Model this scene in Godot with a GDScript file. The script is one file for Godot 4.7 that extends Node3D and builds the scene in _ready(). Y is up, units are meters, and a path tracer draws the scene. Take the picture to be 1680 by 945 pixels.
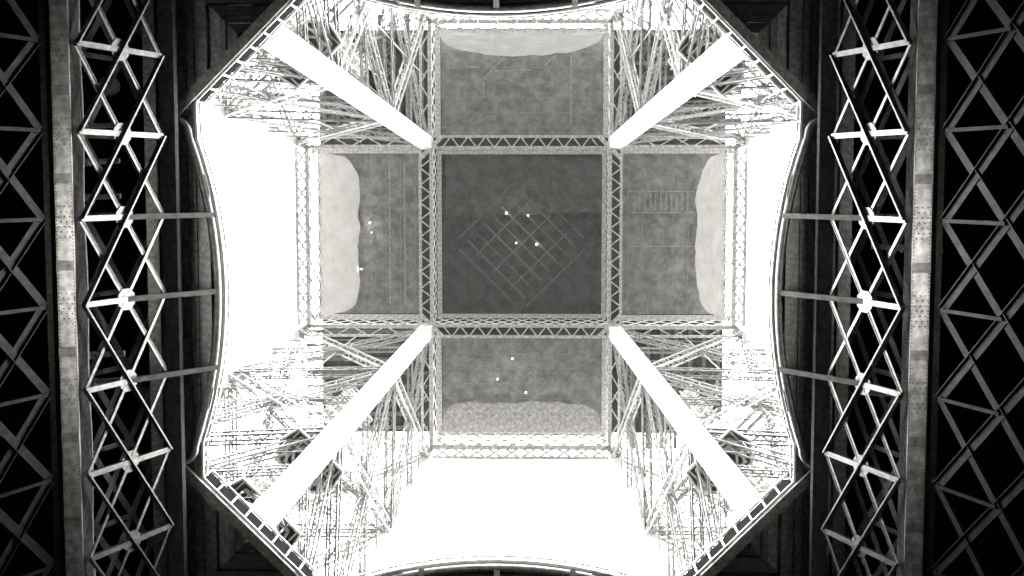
extends Node3D
# A look straight up from the plaza under a great iron tower: the octagonal well of the
# first gallery, four leaning lattice legs, and the cross-shaped second platform above.
# +X is the photograph's right, +Z its top, y is up.

const ROW := 4.8            # pitch of the side girders' lattice
var M := {}                 # materials
var cache := {}             # shared meshes
var rng := RandomNumberGenerator.new()
var used := {}

# ---------------------------------------------------------------- mesh building
class MB:
	var v := PackedVector3Array()
	var n := PackedVector3Array()
	func tri(a: Vector3, b: Vector3, c: Vector3, nn: Vector3):
		if (b - a).cross(c - a).dot(nn) > 0.0:
			v.append_array([a, c, b])
		else:
			v.append_array([a, b, c])
		n.append_array([nn, nn, nn])
	func quad(a: Vector3, b: Vector3, c: Vector3, d: Vector3):
		var nn := (c - a).cross(d - b)
		if nn.length() < 1e-9: return
		nn = nn.normalized()
		v.append_array([a, c, b, a, d, c])
		n.append_array([nn, nn, nn, nn, nn, nn])
	func hexa(p: Array):            # 0-3 one end ring, 4-7 the other
		var mid := Vector3.ZERO
		for q in p: mid += q / 8.0
		for f in [[0, 1, 2, 3], [4, 5, 6, 7], [0, 1, 5, 4], [1, 2, 6, 5], [2, 3, 7, 6], [3, 0, 4, 7]]:
			var a: Vector3 = p[f[0]]
			var b: Vector3 = p[f[1]]
			var c: Vector3 = p[f[2]]
			var d: Vector3 = p[f[3]]
			if (c - a).cross(d - b).dot(a + c - mid * 2.0) >= 0.0: quad(a, b, c, d)
			else: quad(d, c, b, a)
	func bar(a: Vector3, b: Vector3, w: float, t: float, up := Vector3.UP, off := Vector2.ZERO):
		var z := (b - a).normalized()
		var x := up.cross(z)
		if x.length() < 1e-4: x = Vector3.RIGHT.cross(z) if absf(z.x) < .9 else Vector3.BACK.cross(z)
		x = x.normalized()
		var y := z.cross(x)
		var o := x * off.x + y * off.y
		var r := []
		for e in [a + o, b + o]:
			for k in [[-1, -1], [1, -1], [1, 1], [-1, 1]]:
				r.append(e + x * w * .5 * k[0] + y * t * .5 * k[1])
		hexa(r)
	func box(lo: Vector3, hi: Vector3):
		bar(Vector3((lo.x + hi.x) / 2, (lo.y + hi.y) / 2, lo.z), Vector3((lo.x + hi.x) / 2, (lo.y + hi.y) / 2, hi.z), hi.x - lo.x, hi.y - lo.y)
	func tube(pts: Array, r: float, sides := 8):
		var rings := []
		for i in pts.size():
			var d: Vector3 = (pts[mini(i + 1, pts.size() - 1)] - pts[maxi(i - 1, 0)]).normalized()
			var x := Vector3.UP.cross(d)
			if x.length() < 1e-3: x = Vector3.RIGHT
			x = x.normalized()
			var y := d.cross(x)
			var ring := []
			for k in sides:
				var a := TAU * k / sides
				ring.append([pts[i] + (x * cos(a) + y * sin(a)) * r, x * cos(a) + y * sin(a)])
			rings.append(ring)
		for i in rings.size() - 1:
			for k in sides:
				var k2 := (k + 1) % sides
				for q in [[0, k, 1, k, 1, k2], [0, k, 1, k2, 0, k2]]:
					var P := []
					var N := []
					for m in 3:
						P.append(rings[i + q[m * 2]][q[m * 2 + 1]][0])
						N.append(rings[i + q[m * 2]][q[m * 2 + 1]][1])
					if (P[1] - P[0]).cross(P[2] - P[0]).dot(N[0]) > 0:
						v.append_array([P[0], P[2], P[1]]); n.append_array([N[0], N[2], N[1]])
					else:
						v.append_array(P); n.append_array(N)
		for e in [0, rings.size() - 1]:
			var nn: Vector3 = (pts[0] - pts[1]).normalized() if e == 0 else (pts[-1] - pts[-2]).normalized()
			for k in sides:
				tri(pts[e], rings[e][k][0], rings[e][(k + 1) % sides][0], nn)
	func prism(poly: PackedVector2Array, y0: float, y1: float):      # outline in x,z
		var t := Geometry2D.triangulate_polygon(poly)
		for i in range(0, t.size(), 3):
			for lv in [[y0, Vector3.DOWN], [y1, Vector3.UP]]:
				tri(Vector3(poly[t[i]].x, lv[0], poly[t[i]].y), Vector3(poly[t[i + 1]].x, lv[0], poly[t[i + 1]].y), Vector3(poly[t[i + 2]].x, lv[0], poly[t[i + 2]].y), lv[1])
		var s := 1.0 if not Geometry2D.is_polygon_clockwise(poly) else -1.0
		for i in poly.size():
			var a := poly[i]
			var b := poly[(i + 1) % poly.size()]
			var nn := Vector3(b.y - a.y, 0, a.x - b.x).normalized() * s
			var A := Vector3(a.x, y0, a.y)
			var B := Vector3(b.x, y0, b.y)
			var U := Vector3(0, y1 - y0, 0)
			tri(A, B, B + U, nn); tri(A, B + U, A + U, nn)
	func mesh() -> ArrayMesh:
		var arr := []
		arr.resize(Mesh.ARRAY_MAX)
		arr[Mesh.ARRAY_VERTEX] = v
		arr[Mesh.ARRAY_NORMAL] = n
		var am := ArrayMesh.new()
		am.add_surface_from_arrays(Mesh.PRIMITIVE_TRIANGLES, arr)
		return am

func numbered(nm: String) -> String:
	var k: int = used.get(nm, 0)
	used[nm] = k + 1
	return nm if k == 0 else "%s_%03d" % [nm, k]

func thing(nm: String, label: String, cat: String, at := Vector3.ZERO, turn := 0.0, group := "") -> Node3D:
	var o := Node3D.new()
	o.name = numbered(nm)
	add_child(o)
	o.position = at
	o.rotation.y = turn
	tag(o, label, cat, group)
	return o

func tag(o: Node, label: String, cat: String, group := ""):
	o.set_meta("label", label)
	o.set_meta("category", cat)
	if group != "": o.set_meta("group", group)

func dup(src: Node3D, base: String, label: String, at: Vector3, turn: float) -> Node3D:
	var r: Node3D = src.duplicate()
	r.name = numbered(base)
	add_child(r)
	r.position = at
	r.rotation.y = turn
	r.set_meta("label", label)
	return r

func part(nm: String, mesh: Mesh, mat: Material, parent: Node, stuff := false) -> MeshInstance3D:
	var o := MeshInstance3D.new()
	o.name = nm
	o.mesh = mesh
	o.material_override = mat
	parent.add_child(o, true)
	if stuff: o.set_meta("kind", "stuff")
	return o

func structure(nm: String, mesh: Mesh, mat: Material) -> MeshInstance3D:
	var o := part(nm, mesh, mat, self)
	o.set_meta("kind", "structure")
	return o

# one member from a to b; its profile (boxes of x, y, w, t) is shared by members of equal length
func member(nm: String, a: Vector3, b: Vector3, up: Vector3, prof: Array, mat: Material, parent: Node) -> MeshInstance3D:
	var L := snappedf(a.distance_to(b), .01)
	var key := "%s %s" % [L, prof]
	if not cache.has(key):
		var m := MB.new()
		for q in prof:
			m.bar(Vector3(q[0], q[1], -L / 2), Vector3(q[0], q[1], L / 2), q[2], q[3])
		cache[key] = m.mesh()
	var o := part(nm, cache[key], mat, parent)
	var z := (b - a).normalized()
	var x := up.cross(z)
	if x.length() < 1e-4: x = Vector3.RIGHT.cross(z) if absf(z.x) < .9 else Vector3.BACK.cross(z)
	x = x.normalized()
	o.transform = Transform3D(Basis(x, z.cross(x), z), (a + b) / 2)
	return o

# ---------------------------------------------------------------- materials
func grey(v: float) -> Color:                 # linear base colour, a trace warm
	return Color(v, v * .99, v * .972).linear_to_srgb()

func noise_tex(freq: float, lo: float, hi: float, sd: int, octaves := 4, gain := .5) -> NoiseTexture2D:
	var f := FastNoiseLite.new()
	f.noise_type = FastNoiseLite.TYPE_SIMPLEX_SMOOTH
	f.frequency = freq
	f.fractal_octaves = octaves
	f.fractal_gain = gain
	f.seed = sd
	var g := Gradient.new()
	g.set_color(0, Color(lo, lo, lo)); g.set_color(1, Color(hi, hi, hi))
	var t := NoiseTexture2D.new()
	t.width = 512; t.height = 512
	t.seamless = true
	t.noise = f
	t.color_ramp = g
	return t

func paint(v: float, tex: Texture2D = null, scale := .25, rough := .75, metal := 0.0) -> StandardMaterial3D:
	var m := StandardMaterial3D.new()
	m.albedo_color = grey(v)
	m.roughness = rough
	m.metallic = metal
	if v < .13: m.metallic_specular = 0.0
	if tex:
		m.albedo_texture = tex
		m.uv1_triplanar = true
		m.uv1_world_triplanar = true
		m.uv1_scale = Vector3.ONE * scale
	return m

func materials():
	var grime := noise_tex(.012, .62, 1.0, 3)
	var weave := noise_tex(.014, .5, 1.0, 8, 8, .72)
	var folds := noise_tex(.006, .9, 1.0, 12, 5)
	M.ground = paint(.008, grime, .05, .95)
	M.paving = paint(.5, grime, .1, .9)
	M.white_iron = paint(.78, grime, .06, .6)
	M.leg_iron = paint(.25, grime, .2, .7)
	M.flange = paint(.5, grime, .22, .33, .9)
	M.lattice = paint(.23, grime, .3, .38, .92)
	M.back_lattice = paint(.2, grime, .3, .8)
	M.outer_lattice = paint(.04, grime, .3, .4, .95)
	M.splice = paint(.3, grime, .22, .4, .9)
	M.dark_iron = paint(.05, grime, .3, .8)
	M.chord = paint(.06, grime, .3, .8)
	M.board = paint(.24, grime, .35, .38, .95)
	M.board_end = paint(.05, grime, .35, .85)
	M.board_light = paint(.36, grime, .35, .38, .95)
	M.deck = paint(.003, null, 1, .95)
	M.black_panel = paint(.015, null, 1, .6)
	M.rail = paint(.75, null, 1, .6)
	M.moulding = paint(.3, grime, .3, .42, .75)
	M.girder = paint(.8, grime, .3, .75)
	M.floor_beam = paint(.16, grime, .3, .8)
	M.end_wall = paint(.2, grime, .3, .8)
	M.girder_pale = paint(.85, grime, .3, .75)
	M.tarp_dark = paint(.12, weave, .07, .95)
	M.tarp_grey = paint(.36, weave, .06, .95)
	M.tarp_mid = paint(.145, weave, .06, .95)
	M.seam = paint(.36, grime, .2, .95)
	M.tarp_creased = paint(.62, weave, .2, .95)
	M.tarp_white = paint(.62, folds, .12, .9)
	M.joist = paint(.17, grime, .3, .9)
	M.joist_pale = paint(.45, grime, .3, .9)
	M.landing = paint(.06, null, 1, .9)
	M.ceiling = paint(.07, grime, .12, .95)
	M.pipe = paint(.45, grime, .3, .5)
	M.glass_lamp = paint(.25, grime, .5, .35)
	var e := paint(.9)
	e.emission_enabled = true
	e.emission = Color(1, .98, .93)
	e.emission_energy_multiplier = .5
	M.bulb = e

# ---------------------------------------------------------------- the well of the first gallery
const CX := 18.86
const CZ := 11.97
func side_arc(mid: float) -> Array:           # points (out, along) of one concave side, along rising
	var zs := 9.7
	var sag := CX - mid
	var R := (zs * zs + sag * sag) / (2 * sag)
	var pts := [Vector2(CX, -CZ), Vector2(CX, -10.83)]
	for i in 17:
		var a := asin(zs / R) * (i - 8) / 8.0
		pts.append(Vector2(mid - R + R + (R - R * cos(a)), R * sin(a)))
	pts.append(Vector2(CX, 10.83)); pts.append(Vector2(CX, CZ))
	return pts

func well(scale_out := 0.0) -> PackedVector2Array:      # counter-clockwise outline in x,z
	var out := PackedVector2Array()
	for q in 4:
		for p in side_arc(17.25):
			out.append((p + Vector2(scale_out, 0)).rotated(q * PI / 2))
	return out

func _ready():
	rng.seed = 7
	# camera: on the plaza, a little off the tower's axis, looking up
	var cam := Camera3D.new()
	cam.name = "camera"
	add_child(cam)
	cam.transform = Transform3D(Basis(Vector3(.9998833, .0152412, .0010544), Vector3(-.0019242, .0571638, .998363), Vector3(.015156, -.9982485, .0571865)), Vector3(2.889, 1.6, 6.898))
	cam.set_frustum(945.0 / 1455.0, Vector2(-.02005, -.06119), 1.0, 3000.0)
	cam.current = true
	# sky, sun, exposure
	var sky := ProceduralSkyMaterial.new()
	sky.sky_top_color = Color(.97, .968, .96)
	sky.sky_horizon_color = Color(.93, .928, .92)
	sky.ground_horizon_color = Color(.5, .5, .49)
	sky.ground_bottom_color = Color(.2, .2, .2)
	sky.sky_curve = .2
	var we := WorldEnvironment.new()
	we.name = "environment"
	var env := Environment.new()
	env.background_mode = Environment.BG_SKY
	env.sky = Sky.new()
	env.sky.sky_material = sky
	env.tonemap_mode = Environment.TONE_MAPPER_LINEAR
	env.tonemap_exposure = 28.0
	env.volumetric_fog_enabled = true
	env.volumetric_fog_density = 0.0
	env.sdfgi_enabled = true
	env.ssao_enabled = true
	env.ssil_enabled = true
	we.environment = env
	add_child(we)
	var sun := DirectionalLight3D.new()
	sun.name = "sun"
	sun.light_energy = .5
	sun.light_color = Color(1, .98, .94)
	sun.light_angular_distance = 12.0
	sun.shadow_enabled = true
	add_child(sun)
	sun.look_at_from_position(Vector3(0, 100, 0), Vector3(2, 0, 36), Vector3.UP)
	materials()
	setting()
	mist()
	gallery()
	side_girders()
	legs()
	second_platform()
	sheets_and_lamps()

func setting():
	var m := MB.new()
	m.prism(PackedVector2Array([Vector2(-1500, -1500), Vector2(1500, -1500), Vector2(1500, 1500), Vector2(-1500, 1500)]), -.5, 0)
	structure("ground", m.mesh(), M.ground)
	m = MB.new()
	var disc := PackedVector2Array()
	for i in 64: disc.append(Vector2(10, 0).rotated(TAU * i / 64))
	m.prism(disc, .001, .02)
	structure("plaza_paving", m.mesh(), M.paving)
	for s in [-1, 1]:
		m = MB.new()
		m.prism(PackedVector2Array([Vector2(s * 32, -11), Vector2(s * 80, -11), Vector2(s * 80, 7), Vector2(s * 32, 7)]), .001, .02)
		structure("gravel_avenue", m.mesh(), M.paving)

func mist():
	# thin pale mist that hangs between the two platforms
	var fv := FogVolume.new()
	fv.name = "mist"
	fv.shape = RenderingServer.FOG_VOLUME_SHAPE_BOX
	fv.size = Vector3(160, 64, 160)
	var fm := FogMaterial.new()
	fm.density = .00016
	fm.albedo = Color(.98, .98, .97)
	fv.material = fm
	add_child(fv)
	fv.position = Vector3(0, 90.2, 0)
	fv.set_meta("kind", "structure")

func opening_ring(outer: float, hole: PackedVector2Array, y0: float, y1: float) -> MB:
	# a square plate with the well cut out, in four trapezoids
	var m := MB.new()
	for q in 4:
		var trap := PackedVector2Array([Vector2(0, 0), Vector2(outer, -outer), Vector2(outer, outer)])
		for i in 3: trap[i] = trap[i].rotated(q * PI / 2)
		for poly in Geometry2D.clip_polygons(trap, hole):
			if poly.size() > 2: m.prism(poly, y0, y1)
	return m

const SIDE_WORD := ["right", "top", "left", "bottom"]
func gallery():
	# the floor that shuts off the sky round the well
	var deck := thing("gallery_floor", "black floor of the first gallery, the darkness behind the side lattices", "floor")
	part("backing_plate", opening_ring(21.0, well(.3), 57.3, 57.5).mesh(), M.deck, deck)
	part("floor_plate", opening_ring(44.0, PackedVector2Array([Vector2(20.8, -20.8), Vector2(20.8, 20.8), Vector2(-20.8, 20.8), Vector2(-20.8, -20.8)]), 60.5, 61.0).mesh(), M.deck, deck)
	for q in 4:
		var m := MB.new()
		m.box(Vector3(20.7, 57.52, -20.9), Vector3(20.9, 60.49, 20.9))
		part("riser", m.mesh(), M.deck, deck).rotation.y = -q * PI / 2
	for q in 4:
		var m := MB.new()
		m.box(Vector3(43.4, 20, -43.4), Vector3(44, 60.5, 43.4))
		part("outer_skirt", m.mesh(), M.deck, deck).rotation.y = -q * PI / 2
	for q in 4:
		var word: String = SIDE_WORD[q]
		var turn := -q * PI / 2
		# boarded soffit, boards run along the edge and are mitred at the corners
		var sof := thing("soffit", "dark boarded soffit along the %s edge of the octagonal well" % word, "soffit", Vector3.ZERO, turn, "soffits round the well")
		var x := 15.0
		var k := 0
		while x < 21.6:
			var w: float = [.62, .5, .66, .42, .7, .34][k % 6]
			var rect := PackedVector2Array([Vector2(x + .03, -x), Vector2(x + w - .03, -x - w), Vector2(x + w - .03, x + w), Vector2(x + .03, x)])
			for poly in Geometry2D.clip_polygons(rect, well(.02)):
				var area := 0.0
				for i in poly.size(): area += poly[i].cross(poly[(i + 1) % poly.size()]) / 2
				if area < .4: continue
				var m := MB.new()
				var drop := rng.randf_range(0, .05) + (.32 if k % 6 == 5 else (.16 if k % 6 == 3 else 0.0))
				m.prism(poly, 57.0 - drop, 57.2)
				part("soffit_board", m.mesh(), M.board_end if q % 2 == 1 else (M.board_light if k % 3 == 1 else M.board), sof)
			x += w
			k += 1
		# the rim of this side: fascia panels, posts, rails
		var rim := thing("well_rim", "curved rim with posts and handrail along the %s edge of the octagonal well" % word, "railing", Vector3.ZERO, turn, "curved well rims")
		build_rim(rim, side_arc(17.25), .3, 57.0)
		var tb := MB.new()
		var tp := []
		for p in side_arc(17.25):
			if absf(p.y) < 10.0: tp.append(Vector3(p.x + .32, 56.75, p.y))
		for e in 7:
			var a := PI / 2 * (e + 1) / 7.0
			var c := Vector3(19.3 + .3, 56.75, 0)
			tp.append(Vector3(18.9 + 1.3 * (1 - cos(a)) + .3, 56.75, 9.9 + 1.0 * sin(a)))
			tp.push_front(Vector3(18.9 + 1.3 * (1 - cos(a)) + .3, 56.75, -9.9 - 1.0 * sin(a)))
		tb.tube(tp, .26, 10)
		part("edge_moulding", tb.mesh(), M.moulding, rim)
		# the corner after this side
		var cw: String = ["upper right", "upper left", "lower left", "lower right"][q]
		var cor := thing("corner_rim", "straight slanting rim of black panels across the %s corner of the well" % cw, "railing", Vector3.ZERO, turn, "slanting well rims")
		build_rim(cor, [Vector2(CX, CZ), Vector2(CZ, CX)], 1.15, 57.0)
		var dir := Vector3(-1, 0, 1).normalized()
		var eb := member("edge_beam", Vector3(CX + .2, 56.72, CZ + .2) - dir * 3.1, Vector3(CZ + .2, 56.72, CX + .2) + dir * 3.1, Vector3.UP, [[0, 0, .5, .3], [0, -.2, .62, .05]], M.moulding, cor)

func build_rim(o: Node3D, line: Array, h: float, y: float):
	# resample to about 1.25 m
	var total := 0.0
	for i in line.size() - 1: total += line[i].distance_to(line[i + 1])
	var n := int(round(total / 1.22))
	var pts := []
	var seg := 0
	var done := 0.0
	for i in n + 1:
		var want := total * i / n
		while seg < line.size() - 2 and done + line[seg].distance_to(line[seg + 1]) < want - 1e-5:
			done += line[seg].distance_to(line[seg + 1]); seg += 1
		var p: Vector2 = line[seg].lerp(line[seg + 1], (want - done) / line[seg].distance_to(line[seg + 1]))
		pts.append(Vector3(p.x, y, p.y))
	var flange := MB.new()
	var rail := MB.new()
	for i in n:
		var a: Vector3 = pts[i]
		var b: Vector3 = pts[i + 1]
		var d := (b - a).normalized()
		var inn := Vector3.UP.cross(d)              # towards the axis
		if inn.dot(a) > 0: inn = -inn
		member("fascia_panel", a + d * .04 + Vector3.UP * (.12 + h / 2), b - d * .04 + Vector3.UP * (.12 + h / 2), Vector3.UP, [[0, 0, .06, h]], M.black_panel, o)
		member("post", a + inn * .1 + Vector3.UP * .1, a + inn * .1 + Vector3.UP * (h + .15), d, [[0, 0, .09, .12]], M.rail, o)
		member("bracket", a - inn * .02 + Vector3.UP * (h + .2), a + inn * .5 + Vector3.UP * (h + .2), Vector3.UP, [[0, 0, .1, .12]], M.rail, o)
		flange.bar(a + Vector3.UP * .02, b + Vector3.UP * .02, .2, .09)
		rail.bar(a + inn * .1 + Vector3.UP * (h + .24), b + inn * .1 + Vector3.UP * (h + .24), .13, .1)
	part("edge_flange", flange.mesh(), M.rail, o)
	part("handrail", rail.mesh(), M.rail, o)

# ---------------------------------------------------------------- girders under the gallery, left and right
func side_girders():
	for s in [-1.0, 1.0]:
		var word := "left" if s < 0 else "right"
		var P := func(o: float, y: float, z: float) -> Vector3: return Vector3(s * o, y, z)
		var nrm := Vector3(-s * .9, -.44, 0).normalized()       # out of the leaning face, towards the plaza
		# the lit beam
		var bm := thing("riveted_beam", "pale riveted beam running up the picture's %s side in front of the lattice" % word, "beam", Vector3(s * 23.4, 49.9, 0), 0, "riveted beams")
		var m := MB.new()
		m.bar(Vector3(0, 0, -26), Vector3(0, 0, 26), 1.0, .08)
		part("flange_plate", m.mesh(), M.flange, bm)
		m = MB.new()
		m.bar(Vector3(-s * .2, .6, -26), Vector3(-s * .2, .6, 26), .5, 1.1)
		part("web", m.mesh(), M.dark_iron, bm)
		m = MB.new()
		m.bar(Vector3(s * .95, .02, -26), Vector3(s * .95, .02, 26), .32, .1)
		m.bar(Vector3(s * .8, .5, -26), Vector3(s * .8, .5, 26), .06, 1.0)
		part("edge_angle", m.mesh(), M.outer_lattice, bm)
		for k in range(-4, 6):
			m = MB.new()
			m.box(Vector3(-.5, -.09, k * ROW - 2.75), Vector3(.5, -.042, k * ROW - 2.2))
			var sp := part("splice_plate", m.mesh(), M.splice, bm)
		var mm := MultiMesh.new()
		mm.transform_format = MultiMesh.TRANSFORM_3D
		var sm := SphereMesh.new()
		sm.radius = .05; sm.height = .07; sm.radial_segments = 8; sm.rings = 4
		mm.mesh = sm
		var spots := []
		for i in 260:
			spots.append(Vector3(-.44, -.045, -26 + i * .2)); spots.append(Vector3(.44, -.045, -26 + i * .2))
		for k in range(-4, 6):
			for i in 7:
				for j in 3: spots.append(Vector3(-.3 + j * .3 + (i % 2) * .12, -.045, k * ROW - .9 + i * .28))
		mm.instance_count = spots.size()
		for i in spots.size(): mm.set_instance_transform(i, Transform3D(Basis(), spots[i]))
		var riv := MultiMeshInstance3D.new()
		riv.name = "rivet"; riv.multimesh = mm; riv.material_override = M.splice
		riv.set_meta("kind", "stuff")
		bm.add_child(riv, true)
		# leaning lattice between the beam and the soffit
		var tee := [[0, 0, .22, .04], [.085, .04, .03, .06]]
		var deep := [[0, 0, .12, .04], [0, .17, .05, .32], [0, .34, .09, .03]]
		var strap := [[0, 0, .31, .05], [.13, -.1, .05, .2], [-.13, -.1, .05, .2]]
		var g := thing("lattice_girder", "pale crossed lattice between the riveted beam and the soffit at the %s" % word, "girder", Vector3.ZERO, 0, "front lattices")
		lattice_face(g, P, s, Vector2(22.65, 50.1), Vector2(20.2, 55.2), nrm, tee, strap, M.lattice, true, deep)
		m = MB.new()
		m.bar(P.call(19.95, 55.6, -26), P.call(19.95, 55.6, 26), .95, .5)
		part("upper_chord", m.mesh(), M.chord, g)
		# its back face, deeper in the dark
		var g2 := thing("back_lattice", "dim second lattice seen through the gaps of the %s front lattice" % word, "girder", Vector3.ZERO, 0, "back lattices")
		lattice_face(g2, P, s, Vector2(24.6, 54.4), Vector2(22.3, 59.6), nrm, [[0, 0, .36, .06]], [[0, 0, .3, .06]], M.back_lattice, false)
		# wider lattice below and outside the beam
		var g3 := thing("outer_lattice", "broad flat bars crossing in the shadow beyond the %s riveted beam" % word, "girder", Vector3.ZERO, 0, "outer lattices")
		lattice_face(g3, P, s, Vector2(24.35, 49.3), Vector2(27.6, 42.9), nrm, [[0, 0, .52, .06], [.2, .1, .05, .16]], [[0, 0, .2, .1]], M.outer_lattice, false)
		# pipes along the beam
		for q in [[24.15, 53.2, .05], [23.75, 52.7, .07]]:
			m = MB.new()
			var pts := []
			for i in 27: pts.append(P.call(q[0] + .05 * sin(i * 1.3), q[1], -26.0 + i * 2))
			m.tube(pts, q[2], 6)
			var pp := part(numbered("pipe"), m.mesh(), M.pipe, self)
			tag(pp, "%s vertical pipe just inside the %s riveted beam" % ["thin" if q[2] < .06 else "thicker", word], "pipe")
		var stub_word := {6.0: "just above its long middle strut", 8.1: "second above its long middle strut", 10.2: "under the globe lamps", -3.4: "below the middle, upper of a close pair", -5.0: "below the middle, lower of a close pair", 9.6: "highest of three", 3.1: "nearest the middle", -5.6: "lowest of three"}
		for i in ([6.0, 8.1, 10.2, -3.4, -5.0] if s < 0 else [9.6, 3.1, -5.6]):
			m = MB.new()
			m.tube([P.call(24.0, 53.6, i), P.call(22.2, 53.9, i + .1)], .16, 10)
			m.tube([P.call(24.1, 53.6, i), P.call(23.8, 53.6, i)], .24, 10)
			var st := part(numbered("short_pipe"), m.mesh(), M.back_lattice, self)
			tag(st, "pipe stub behind the %s lattice, %s" % [word, stub_word[i]], "pipe", "pipe stubs")
	for s in [1.0, -1.0]:
		var w2 := "top" if s > 0 else "bottom"
		for k in [-1, 0, 1]:
			var st := member(numbered("soffit_strut"), Vector3(k * ROW, 56.5, s * 17.6), Vector3(k * ROW, 52.6, s * 21.5), Vector3(0, -.44, -s * .9), [[0, 0, .36, .05], [.15, -.1, .05, .2], [-.15, -.1, .05, .2]], M.lattice, self)
			tag(st, "%s strut running off the %s edge of the picture under the soffit" % [["left-hand", "middle", "right-hand"][k + 1], w2], "strut", "soffit struts")
	for q in [[-24.2, 12.9, .62], [-23.6, 15.3, .5]]:
		var lamp := thing("globe_lamp", "unlit globe lamp hanging in the dark behind the left lattice, %s one" % ("larger lower" if q[2] > .55 else "smaller upper"), "lamp", Vector3(q[0], 57.0, q[1]))
		var sp := SphereMesh.new()
		sp.radius = q[2]; sp.height = q[2] * 2; sp.radial_segments = 24; sp.rings = 14
		part("globe", sp, M.glass_lamp, lamp)
		var m := MB.new()
		m.tube([Vector3(0, q[2] * .9, 0), Vector3(0, 3.4, 0)], .05, 6)
		m.tube([Vector3(0, q[2] * .85, 0), Vector3(0, q[2] * 1.25, 0)], .22, 10)
		part("stem", m.mesh(), M.dark_iron, lamp)

func lattice_face(o: Node3D, P: Callable, s: float, b: Vector2, t: Vector2, nrm: Vector3, tee: Array, strap: Array, mat: Material, front: bool, deep := []):
	var mid := (b + t) / 2
	for k in range(-4, 5):
		var z := k * ROW + .1
		var B: Vector3 = P.call(b.x, b.y, z)
		var C: Vector3 = P.call(mid.x, mid.y, z)
		var T: Vector3 = P.call(t.x, t.y, z)
		var lift := nrm * .12
		if front and absi(k) <= 1:
			member("strut", B + lift, C + lift, nrm, strap, mat, o)
			member("strut", C + lift, P.call(17.6, 56.5, z), nrm, strap, mat, o)
		elif front:
			member("strut", B + lift, T + lift, nrm, strap, mat, o)
		else:
			member("strut", B + lift, C + lift, nrm, strap, mat, o)
		if front:
			var m := MB.new()
			var u := (T - B).normalized()
			var w := Vector3(0, 0, 1)
			for side in [.045, .07]:
				var r := .62 if side < .05 else .3
				var oc := []
				var corners := [Vector2(1, .45), Vector2(.45, 1), Vector2(-.45, 1), Vector2(-1, .45), Vector2(-1, -.45), Vector2(-.45, -1), Vector2(.45, -1), Vector2(1, -.45)]
				for q in corners: oc.append(C + (u * q.x * .9 + w * q.y) * r + nrm * side)
				for i in range(1, 7):
					m.tri(oc[0], oc[i], oc[i + 1], nrm)
				for i in 8:
					m.quad(oc[(i + 1) % 8], oc[i], oc[i] - nrm * .05, oc[(i + 1) % 8] - nrm * .05)
			part("gusset_plate", m.mesh(), mat, o)
		if k > -4 and k < 4:
			pass
	for k in range(-5, 5):
		var z0 := k * ROW + .1
		var z1 := (k + 2) * ROW + .1
		# bars that rise towards mid-span are flat straps, the others deep webs
		var zm := (z0 + z1) / 2
		member("diagonal_bar", P.call(b.x, b.y, z0), P.call(t.x, t.y, z1), nrm, deep if front and zm > 1 else tee, mat, o)
		member("diagonal_bar", P.call(b.x, b.y, z1) - nrm * .05, P.call(t.x, t.y, z0) - nrm * .05, nrm, deep if front and zm < -1 else tee, mat, o)

# ---------------------------------------------------------------- the four legs between the platforms
const LT := [[11.95, 11.95], [28.2, 11.95], [11.95, 28.2], [28.2, 28.2]]
const Y0 := 57.3
const Y1 := 114.0
var leg_foot := []          # the four pillars' feet of the leg being built, in x,z
var leg_sign := Vector2.ONE
func leg_point(i: int, y: float) -> Vector3:       # in leg space, whose origin is 57 m up and 25 m out
	var t := (y - Y0) / (Y1 - Y0)
	return Vector3((lerpf(leg_foot[i].x, LT[i][0], t) - 25) * leg_sign.x, y - 57, (lerpf(leg_foot[i].y, LT[i][1], t) - 25) * leg_sign.y)

func lattice_beam(o: Node3D, a: Vector3, b: Vector3, nrm: Vector3, w: float, d: float, c: float, mat: Material):
	var L := snappedf(a.distance_to(b), .02)
	var key := "beam %s %s %s %s" % [L, w, d, c]
	if not cache.has(key):
		var m := MB.new()
		for i in [-1, 1]:
			for j in [-1, 1]:
				m.bar(Vector3(i * w / 2, j * d / 2, -L / 2), Vector3(i * w / 2, j * d / 2, L / 2), c, c)
		var lace := MB.new()
		var n := maxi(2, int(round(L / (w * .9))))
		for i in n:
			var z0 := -L / 2 + L * i / n
			var z1 := -L / 2 + L * (i + 1) / n
			var f := 1.0 if i % 2 == 0 else -1.0
			for j in [-1, 1]:
				lace.bar(Vector3(-f * w / 2, j * (d / 2 + .01), z0), Vector3(f * w / 2, j * (d / 2 + .01), z1), c * .55, c * .3)
				lace.bar(Vector3(j * (w / 2 + .01), -f * d / 2, z0), Vector3(j * (w / 2 + .01), f * d / 2, z1), c * .3, c * .55, Vector3.UP)
		cache[key] = [m.mesh(), lace.mesh()]
	var p := part("lattice_brace", cache[key][0], mat, o)
	part("lacing", cache[key][1], mat, p, true)
	var z := (b - a).normalized()
	var x := nrm.cross(z).normalized()
	p.transform = Transform3D(Basis(x, z.cross(x), z), (a + b) / 2)

func legs():
	build_leg(Vector2(1, 1), Vector2(16.2, 16.55), "upper right")
	build_leg(Vector2(1, -1), Vector2(17.8, 15.9), "lower right")
	build_leg(Vector2(-1, -1), Vector2(16.4, 16.1), "lower left")
	build_leg(Vector2(-1, 1), Vector2(16.0, 17.4), "upper left")

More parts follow.
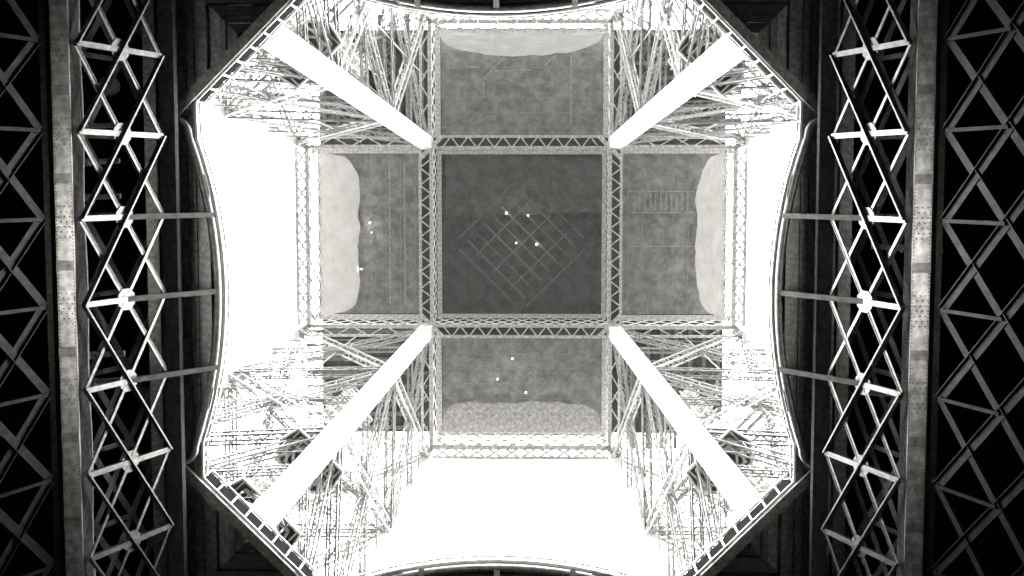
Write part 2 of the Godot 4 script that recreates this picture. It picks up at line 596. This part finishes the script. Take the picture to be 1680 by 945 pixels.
func build_leg(sg: Vector2, foot: Vector2, word: String):
	leg_sign = sg
	leg_foot = [foot, Vector2(36, foot.y + 1.2), Vector2(foot.x + 1.2, 36), Vector2(36, 36)]
	var sv := Vector3(sg.x, 1, sg.y)
	var o := thing("tower_leg", "lattice leg leaning from the %s corner of the well to the cross" % word, "tower leg", Vector3(25 * sg.x, 57, 25 * sg.y), 0, "lattice legs")
	# corner pillars: riveted box columns
	for i in 4:
		var a := leg_point(i, Y0 - .2 if i == 0 else 61.2)
		var b := leg_point(i, Y1 + 1.5)
		var w := 1.5 if i == 0 else 1.4
		var m := MB.new()
		m.bar(a, b, w, w, Vector3(0, 0, 1))
		var pl := part("corner_pillar", m.mesh(), M.white_iron, o)
	# the clad lower leg, standing on the ground
	var lo := [Vector2(-4, -4), Vector2(17, -4), Vector2(17, 17), Vector2(-4, 17)]
	var gr := [Vector2(-2, -2), Vector2(22, -2), Vector2(22, 22), Vector2(-2, 22)]
	for i in 4:
		var j := (i + 1) % 4
		var m := MB.new()
		m.quad(Vector3(lo[i].x, -1, lo[i].y) * sv, Vector3(lo[j].x, -1, lo[j].y) * sv, Vector3(gr[j].x, -57, gr[j].y) * sv, Vector3(gr[i].x, -57, gr[i].y) * sv)
		part("lower_leg_side", m.mesh(), M.deck, o)
	# faces: pairs of pillars, three panels each
	var lev := [61.3, 76.5, 95.4, 113.6]
	for f in [[0, 1, Vector3(0, 0, 1)], [0, 2, Vector3(1, 0, 0)], [1, 3, Vector3(1, 0, 0)], [2, 3, Vector3(0, 0, 1)]]:
		for k in 3:
			var A := leg_point(f[0], lev[k])
			var B := leg_point(f[1], lev[k])
			var A2 := leg_point(f[0], lev[k + 1])
			var B2 := leg_point(f[1], lev[k + 1])
			var n: Vector3 = f[2]
			if k > 0: lattice_beam(o, A, B, n, 1.2, .8, .17, M.leg_iron)
			lattice_beam(o, A, B2, n, 1.15, .7, .16, M.leg_iron)
			lattice_beam(o, B, A2, n, 1.15, .7, .16, M.leg_iron)
			# thin secondary struts
			var mid := (A + B2 + B + A2) / 4
			var st := MB.new()
			lattice_beam(o, (A + A2) / 2, (B + B2) / 2, n, .75, .5, .11, M.leg_iron)
			st.bar(mid, (A2 + B2) / 2, .13, .12, n)
			st.bar((A + B) / 2, mid, .13, .12, n)
			for q in [.25, .75]:
				st.bar(A.lerp(A2, q), B2.lerp(A2, .5).lerp(mid, .5) if q > .5 else A.lerp(B, .25).lerp(mid, .5), .1, .1, n)
				st.bar(B.lerp(B2, q), A2.lerp(B2, .5).lerp(mid, .5) if q > .5 else B.lerp(A, .25).lerp(mid, .5), .1, .1, n)
			part("secondary_struts", st.mesh(), M.leg_iron, o)
	# level frames across the leg
	for k in [1, 2]:
		lattice_beam(o, leg_point(0, lev[k] + .5), leg_point(3, lev[k] + .5), Vector3.UP, .9, .6, .16, M.leg_iron)
		lattice_beam(o, leg_point(1, lev[k] + 1.4), leg_point(2, lev[k] + 1.4), Vector3.UP, .9, .6, .16, M.leg_iron)
	# slanting members through the leg's inside
	for k in 3:
		for q in [[0, 3], [3, 0], [1, 2], [2, 1]]:
			lattice_beam(o, leg_point(q[0], lev[k] + .6), leg_point(q[1], lev[k + 1] - .6), Vector3.UP, .8, .5, .11, M.leg_iron)
	# lift track up the middle of the leg
	var c0 := (leg_point(0, 62.0) + leg_point(3, 62.0)) / 2
	var c1 := (leg_point(0, Y1) + leg_point(3, Y1)) / 2
	var across := (Vector3(1, 0, -1) * sv).normalized()
	var tr := MB.new()
	for j in [-1.6, -.5, .5, 1.6]:
		tr.bar(c0 + across * j, c1 + across * j, .24, .34)
	var rails := part("lift_track", tr.mesh(), M.girder, o)
	var sl := MB.new()
	for i in 60:
		var q := c0.lerp(c1, i / 60.0)
		sl.bar(q - across * 2.1, q + across * 2.1, .22, .14)
	part("sleepers", sl.mesh(), M.girder, rails, true)
	# six-cornered landings that show on both sides of the inner pillar
	for L in [[63.5, .8], [74.5, .72]]:
		var c := leg_point(0, L[0]) + Vector3(1.4, 0, 1.4) * sv
		var ld: MeshInstance3D = null
		var s: float = L[1]
		var shape := [Vector2(-4.2, 1.2), Vector2(-3.6, -1.3), Vector2(3.6, -1.3), Vector2(4.2, 1.2), Vector2(2.6, 3.2), Vector2(-2.6, 3.2)]
		var diag := (Vector3(1, 0, 1) * sv).normalized()
		var m := MB.new()
		var poly := PackedVector2Array()
		for q in shape:
			var v: Vector3 = c + (across * q.x + diag * q.y) * s
			poly.append(Vector2(v.x, v.z))
		m.prism(poly, c.y + .5, c.y + .75)
		ld = part("landing", m.mesh(), M.landing, o)
		m = MB.new()
		for ring in [1.0, .74, .5]:
			for i in 6:
				var a := poly[i]
				var b := poly[(i + 1) % 6]
				var mc := Vector2(c.x, c.z) + Vector2(diag.x, diag.z) * s
				a = mc + (a - mc) * ring; b = mc + (b - mc) * ring
				m.bar(Vector3(a.x, c.y + .33, a.y), Vector3(b.x, c.y + .33, b.y), .17, .3)
		for i in 7:
			var q := -3.3 + i * 1.1
			m.bar(c + (across * q - diag * 1.2) * s + Vector3(0, .38, 0), c + (across * q + diag * 2.8) * s + Vector3(0, .38, 0), .13, .16)
		part("landing_frame", m.mesh(), M.white_iron, ld)
	# stairs zigzagging inside
	var zig := MB.new()
	for i in 13:
		var y := 62.5 + i * 3.4
		var c := (leg_point(0, y) * .62 + leg_point(3, y) * .38)
		var d := across * (2.6 if i % 2 == 0 else -2.6)
		for j in [-.5, .5]:
			var sd := (Vector3(1, 0, 1) * sv).normalized() * float(j)
			zig.bar(c - d + sd, c + d + sd + Vector3(0, 3.4, 0), .08, .3)
		for q in 10:
			var p := (c - d).lerp(c + d + Vector3(0, 3.4, 0), q / 10.0)
			zig.bar(p - Vector3(.36, 0, .36) * sv, p + Vector3(.36, 0, .36) * sv, .3, .05)
	part("stairs", zig.mesh(), M.girder, o)

# ---------------------------------------------------------------- the cross-shaped second platform
func diamond_wall(o: Node3D, a: Vector3, b: Vector3, h: float, pitch: float, nrm: Vector3, mat: Material, w := .26):
	var L := a.distance_to(b)
	var n := int(round(L / pitch))
	var p := L / n
	var d := (b - a) / L
	for i in range(-2, n + 1):
		for f in [1, -1]:
			var s0: float = i * p if f > 0 else (i + 2) * p
			var s1: float = (i + 2) * p if f > 0 else i * p
			var y0 := 0.0
			var y1 := h
			if s0 < 0: y0 = h * (0 - s0) / (s1 - s0); s0 = 0
			if s0 > L: y0 = h * (L - s0) / (s1 - s0); s0 = L
			if s1 < 0: y1 = y0 + (h - y0) * (0 - s0) / (s1 - s0); s1 = 0
			if s1 > L: y1 = y0 + (h - y0) * (L - s0) / (s1 - s0); s1 = L
			if y1 - y0 < .3: continue
			member("lattice_bar", a + d * s0 + Vector3.UP * y0 + nrm * f * .04, a + d * s1 + Vector3.UP * y1 + nrm * f * .04, nrm, [[0, 0, w, .07]], mat, o)

const WORD4 := ["right", "lower", "left", "upper"]       # turning by +90 degrees at a time
func second_platform():
	var up := Vector3.UP
	# box girders round the central square
	var o := thing("central_girder", "zigzag laced box girder on the right side of the central square", "girder", Vector3.ZERO, 0, "girders of the central square")
	var h := 6.0
	var xi := 11.33
	var xo := 12.75
	var y := 114.0
	for q in [[xi, .42], [xo, .34]]:
		member("bottom_chord", Vector3(q[0], y, -11.5), Vector3(q[0], y, 11.5), up, [[0, 0, q[1], .2], [0, .3, .1, .4]], M.girder, o)
	member("top_chord", Vector3(xi - .35, y + h, -11.2), Vector3(xi - .35, y + h, 11.2), up, [[0, 0, .55, .3]], M.girder, o)
	var wp := MB.new()
	wp.box(Vector3(xi + .15, y + 1.0, -11.3), Vector3(xo - .1, y + 1.06, 11.3))
	part("walkway_plate", wp.mesh(), M.chord, o)
	var n := 18
	for i in n:
		var z0 := lerpf(-9.9, 9.9, i / float(n))
		var z1 := lerpf(-9.9, 9.9, (i + 1) / float(n))
		var f := i % 2 == 0
		member("lacing_bar", Vector3(xi if f else xo, y - .06, z0), Vector3(xo if f else xi, y - .06, z1), up, [[0, 0, .17, .08]], M.girder_pale, o)
	for s in [-1.0, 1.0]:
		member("corner_plate", Vector3(xi - .1, y - .2, s * 11.4), Vector3(xo, y - .2, s * 9.9), up, [[0, 0, .55, .06]], M.girder_pale, o)
	diamond_wall(o, Vector3(xi, y, -11.2), Vector3(xi, y, 11.2), h, 1.66, Vector3(1, 0, 0), M.girder, .2)
	for q in [1, 2, 3]:
		dup(o, "central_girder", "zigzag laced box girder on the %s side of the central square" % WORD4[q], Vector3.ZERO, q * PI / 2)
	# side trusses of the arms
	var first := {}
	for s in [1.0, -1.0]:
		var t := thing("arm_side_truss", "", "truss", Vector3.ZERO, 0, "side trusses of the arms")
		var a := Vector3(12.9, y, s * 11.45)
		var b := Vector3(28.3, y, s * 11.45)
		member("bottom_chord", a, b, up, [[0, 0, .5, .34], [0, .3, .12, .5]], M.girder, t)
		member("outer_chord", a + Vector3(0, .1, s * 1.2), b + Vector3(0, .1, s * 1.2), up, [[0, 0, .3, .3]], M.girder, t)
		member("top_chord", a + up * h - Vector3(0, 0, s * .3), b + up * h - Vector3(0, 0, s * .3), up, [[0, 0, .7, .3]], M.girder, t)
		diamond_wall(t, a, b, h, 2.2, Vector3(0, 0, 1), M.girder, .22)
		for i in 7:
			var x0 := 13.0 + i * 2.15
			member("lacing_bar", Vector3(x0, y - .02, s * (11.45 if i % 2 == 0 else 12.65)), Vector3(x0 + 2.1, y - .02, s * (12.65 if i % 2 == 0 else 11.45)), up, [[0, 0, .16, .08]], M.girder, t)
		first[s] = t
	var names := {1.0: ["upper", "right", "lower", "left"], -1.0: ["lower", "left", "upper", "right"]}
	for s in [1.0, -1.0]:
		first[s].set_meta("label", "diamond lattice truss along the %s side of the right arm" % names[s][0])
		for q in [1, 2, 3]:
			dup(first[s], "arm_side_truss", "diamond lattice truss along the %s side of the %s arm" % [names[s][q], WORD4[q]], Vector3.ZERO, q * PI / 2)
	# end trusses of the arms
	var e := thing("arm_end_truss", "pale double lattice truss closing the outer end of the right arm", "truss", Vector3.ZERO, 0, "end trusses of the arms")
	var xe := 27.1
	member("bottom_chord", Vector3(xe, y, -11.6), Vector3(xe, y, 11.6), up, [[0, 0, .55, .34], [0, .3, .12, .5]], M.girder, e)
	member("outer_chord", Vector3(xe + 1.35, y, -11.6), Vector3(xe + 1.35, y, 11.6), up, [[0, 0, .4, .34]], M.girder_pale, e)
	member("top_chord", Vector3(xe - .3, y + h, -11.2), Vector3(xe - .3, y + h, 11.2), up, [[0, 0, .9, .3]], M.girder, e)
	diamond_wall(e, Vector3(xe, y, -11.2), Vector3(xe, y, 11.2), h, 2.24, Vector3(1, 0, 0), M.end_wall, .32)
	for i in 11: member("post", Vector3(xe + 1.35, y + .2, -11.2 + i * 2.24), Vector3(xe, y + 2.6, -11.2 + i * 2.24), Vector3(0, 0, 1), [[0, 0, .14, .14]], M.girder_pale, e)
	for i in 10:
		var z0 := -11.2 + i * 2.24
		for f in [0, 1]:
			member("lacing_bar", Vector3(xe + 1.35 * f, y - .04 - .05 * f, z0), Vector3(xe + 1.35 * (1 - f), y - .04 - .05 * f, z0 + 2.24), up, [[0, 0, .28, .05]], M.girder_pale, e)
	for q in [1, 2, 3]:
		dup(e, "arm_end_truss", "pale double lattice truss closing the outer end of the %s arm" % WORD4[q], Vector3.ZERO, q * PI / 2)
	# floor over everything
	var fl := thing("upper_floor", "dim underside of the second floor, between and above the trusses", "floor")
	var m := MB.new()
	m.box(Vector3(-27.5, 122.2, -27.5), Vector3(27.5, 122.8, 27.5))
	part("floor_plate", m.mesh(), M.ceiling, fl)
	for q in 4:
		for i in 8:
			var z := 13.4 + i * 1.9
			var j := member("floor_joist", Vector3(13.0, 121.8, z), Vector3(29.4, 121.8, z), up, [[0, 0, .22, .7], [0, -.35, .5, .06]], M.floor_beam, fl)
			j.transform = Transform3D(Basis(Vector3.UP, q * PI / 2), Vector3.ZERO) * j.transform

# ---------------------------------------------------------------- netting, joists and lamps under the second floor
func sheet(cx: float, cz: float, wx: float, wz: float, y: float, sag: float, sd: int, ragged := 0.0, rough := .35) -> ArrayMesh:
	var f := FastNoiseLite.new()
	f.seed = sd; f.frequency = .11; f.fractal_octaves = 4
	var st := SurfaceTool.new()
	st.begin(Mesh.PRIMITIVE_TRIANGLES)
	st.set_smooth_group(0)
	var N := 44
	var at := func(i: int, j: int) -> Vector3:
		var u := i / float(N)
		var w := j / float(N)
		var dip := sin(PI * u) * sin(PI * w)
		var x := (u - .5) * wx
		var z := (w - .5) * wz
		var e := f.get_noise_2d(w * 13 + 40, sd * 3.0) * ragged
		var e2 := f.get_noise_2d(u * 13 + 90, sd * 5.0) * ragged
		var edge := pow(maxf(absf(u - .5), absf(w - .5)) * 2, 8)
		return Vector3(cx + x + e * (1.0 if wx < wz else .3) * signf(u - .5) * absf(u - .5) * 2, y - sag * sqrt(dip) + f.get_noise_2d(x + cx, z + cz) * rough * (1 - edge) * 2 + f.get_noise_2d(x * 3 + 50, z * 3) * rough * .4 * (1 - edge), cz + z + e2 * (1.0 if wz < wx else .3) * signf(w - .5) * absf(w - .5) * 2)
	for i in N:
		for j in N:
			var a: Vector3 = at.call(i, j)
			var b: Vector3 = at.call(i + 1, j)
			var c: Vector3 = at.call(i + 1, j + 1)
			var d: Vector3 = at.call(i, j + 1)
			for v in [a, c, b, a, d, c]: st.add_vertex(v)
	st.index()
	st.generate_normals()
	return st.commit()

# a sheet hung along the outer end of the right arm, its inner edge rounded off at both ends
func pale_sheet(width: float, power: float, sd: int) -> ArrayMesh:
	var f := FastNoiseLite.new()
	f.seed = sd; f.frequency = .16; f.fractal_octaves = 4
	var st := SurfaceTool.new()
	st.begin(Mesh.PRIMITIVE_TRIANGLES)
	st.set_smooth_group(0)
	var N := 40
	var at := func(i: int, j: int) -> Vector3:
		var v := j / float(N) * 2.0 - 1.0
		var w := width * pow(maxf(0.0, 1.0 - pow(absf(v), power)), .45) * (1.0 + .13 * f.get_noise_1d(v * 14)) + .05
		var u := i / float(N)
		var crease := .5 * f.get_noise_2d(u * 9, v * 24) + .18 * f.get_noise_2d(u * 30, v * 60 + 9)
		return Vector3(26.6 - w * u, 119.3 + crease * .7 * (1.0 - pow(2.0 * u - 1.0, 4)), v * 10.9)
	for i in N:
		for j in N:
			var a: Vector3 = at.call(i, j)
			var b: Vector3 = at.call(i + 1, j)
			var c: Vector3 = at.call(i + 1, j + 1)
			var d: Vector3 = at.call(i, j + 1)
			for p in [a, c, b, a, d, c]: st.add_vertex(p)
	st.index()
	st.generate_normals()
	return st.commit()

func sheets_and_lamps():
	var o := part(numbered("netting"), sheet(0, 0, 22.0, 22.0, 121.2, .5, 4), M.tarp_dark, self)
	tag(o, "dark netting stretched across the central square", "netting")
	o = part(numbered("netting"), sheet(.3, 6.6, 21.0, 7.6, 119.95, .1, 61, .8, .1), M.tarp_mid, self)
	tag(o, "paler strip of netting over the upper third of the central square", "netting")
	var nets := []
	var spots := [[19.6, 0, 14.2, 21.6, "right"], [0, -19.6, 21.6, 14.2, "lower"], [-19.6, 0, 14.2, 21.6, "left"], [0, 19.6, 21.6, 14.2, "upper"]]
	for i in 4:
		var q = spots[i]
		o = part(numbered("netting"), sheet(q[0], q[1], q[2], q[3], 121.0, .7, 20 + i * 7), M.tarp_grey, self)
		nets.append(o)
		tag(o, "grey netting slung under the %s arm of the cross" % q[4], "netting", "grey nettings")
	for q in [[0, 3.4, "crumpled narrow pale sheet in the outer part of the right arm", 4], [1, 3.0, "pale sheet with drooping corners in the outer part of the upper arm", 2], [2, 4.9, "broad pale sheet with rounded edge in the outer part of the left arm", 8]]:
		o = part(numbered("pale_sheet"), pale_sheet(q[1], q[3], 31 + q[0]), M.tarp_white, self)
		o.rotation.y = -q[0] * PI / 2
		tag(o, q[2], "sheet")
	o = part(numbered("pale_sheet"), pale_sheet(4.0, 8, 77), M.tarp_creased, self)
	o.rotation.y = PI / 2
	tag(o, "greyish creased sheet in the outer part of the lower arm", "sheet")
	# seams of the arms' netting
	for i in 4:
		for k in 6:
			var c := Vector3(14.2 + k * 2.0, 120.05, 0)
			var r := 10.2 + .3 * sin(k * 2.1 + i)
			var sm := member("seam", c + Vector3(0, 0, -r), c + Vector3(.1 * sin(k * 5.0 + i), 0, r), Vector3.UP, [[0, 0, .1, .04]], M.seam, nets[i])
			sm.transform = Transform3D(Basis(Vector3.UP, i * PI / 2), Vector3.ZERO) * sm.transform
	# 45 degree lattice under the middle
	var lat := thing("ceiling_lattice", "faint diagonal grid of bars under the dark netting of the central square", "lattice")
	for i in 9:
		var s := -6.4 + i * 1.6
		var d := Vector3(1, 0, 1).normalized()
		var e := Vector3(1, 0, -1).normalized()
		member("grid_bar", d * s - e * 5.4 + Vector3(0, 119.5, -1.2), d * s + e * 5.4 + Vector3(0, 119.5, -1.2), Vector3.UP, [[0, 0, .16 + .12 * (i % 2), .1]], M.joist, lat)
		if i % 2 == 0: member("grid_bar", e * s - d * 5.4 + Vector3(0, 119.4, -1.2), e * s + d * 5.4 + Vector3(0, 119.4, -1.2), Vector3.UP, [[0, 0, .22, .1]], M.joist, lat)
	# joists that show under the arms' netting
	var jl := thing("netting_battens", "pair of long battens across the netting of the left arm", "battens")
	for x in [-15.6, -17.6]: member("batten", Vector3(x, 119.6, -9.5), Vector3(x, 119.6, 9.5), Vector3.UP, [[0, 0, .2, .12]], M.joist_pale, jl)
	var jr := thing("netting_battens", "ladder of short battens on the netting of the right arm", "battens")
	for i in 11: member("batten", Vector3(15.0 + i * .7, 119.6, 3.2), Vector3(15.0 + i * .7, 119.6, 5.6), Vector3.UP, [[0, 0, .16, .1]], M.joist_pale, jr)
	for z in [3.0, 5.8, -1.5]: member("batten", Vector3(14.2, 119.5, z), Vector3(22.9, 119.5, z), Vector3.UP, [[0, 0, .16, .1]], M.joist_pale, jr)
	var ju := thing("netting_battens", "few slanting and straight battens on the netting of the upper arm", "battens")
	for q in [[-5, 18, -5, 20], [-4.6, 21.0, -2.4, 23.4], [3, 22.3, 5.0, 24.2], [-7, 22.2, -5.6, 22.2], [-4.2, 21.6, 1.2, 21.8], [6.5, 14.5, 6.5, 24]]:
		member("batten", Vector3(q[0], 119.4, q[1]), Vector3(q[2], 119.4, q[3]), Vector3.UP, [[0, 0, .16, .1]], M.joist_pale, ju)
	# small lit bulbs
	for q in [[-2.0, 2.9, .26, "upper left of the four at the middle of the dark netting"], [.9, 2.6, .14, "small upper right of the four at the middle of the dark netting"], [-.7, -1.1, .18, "lower left of the four at the middle of the dark netting"], [2.0, -1.25, .24, "lower right of the four at the middle of the dark netting"], [-20.2, 1.6, .16, "left arm, upper of its pair"], [-20.0, .3, .13, "left arm, lower of its pair"], [-21.4, -4.6, .13, "left arm, alone near its lower side"], [-1.2, -16.6, .14, "lower arm, topmost"], [-3.2, -19.4, .16, "lower arm, middle of its cluster"], [.6, -21.2, .15, "lower arm, rightmost near the creased sheet"]]:
		var L := thing("ceiling_bulb", "tiny lit bulb, %s" % q[3], "lamp", Vector3(q[0], 119.3, q[1]), 0, "lit bulbs")
		var sp := SphereMesh.new()
		q[2] *= .45
		sp.radius = q[2]; sp.height = q[2] * 2; sp.radial_segments = 12; sp.rings = 8
		part("bulb", sp, M.bulb, L)
		var m := MB.new()
		m.tube([Vector3(0, q[2] * .8, 0), Vector3(0, 1.4, 0)], .05, 6)
		part("cord", m.mesh(), M.dark_iron, L)
		var om := OmniLight3D.new()
		om.light_energy = .03
		om.light_color = Color(1, .98, .93)
		om.omni_range = 20
		om.omni_attenuation = 2
		om.shadow_enabled = true
		om.position = Vector3(0, -q[2] - .05, 0)
		L.add_child(om)
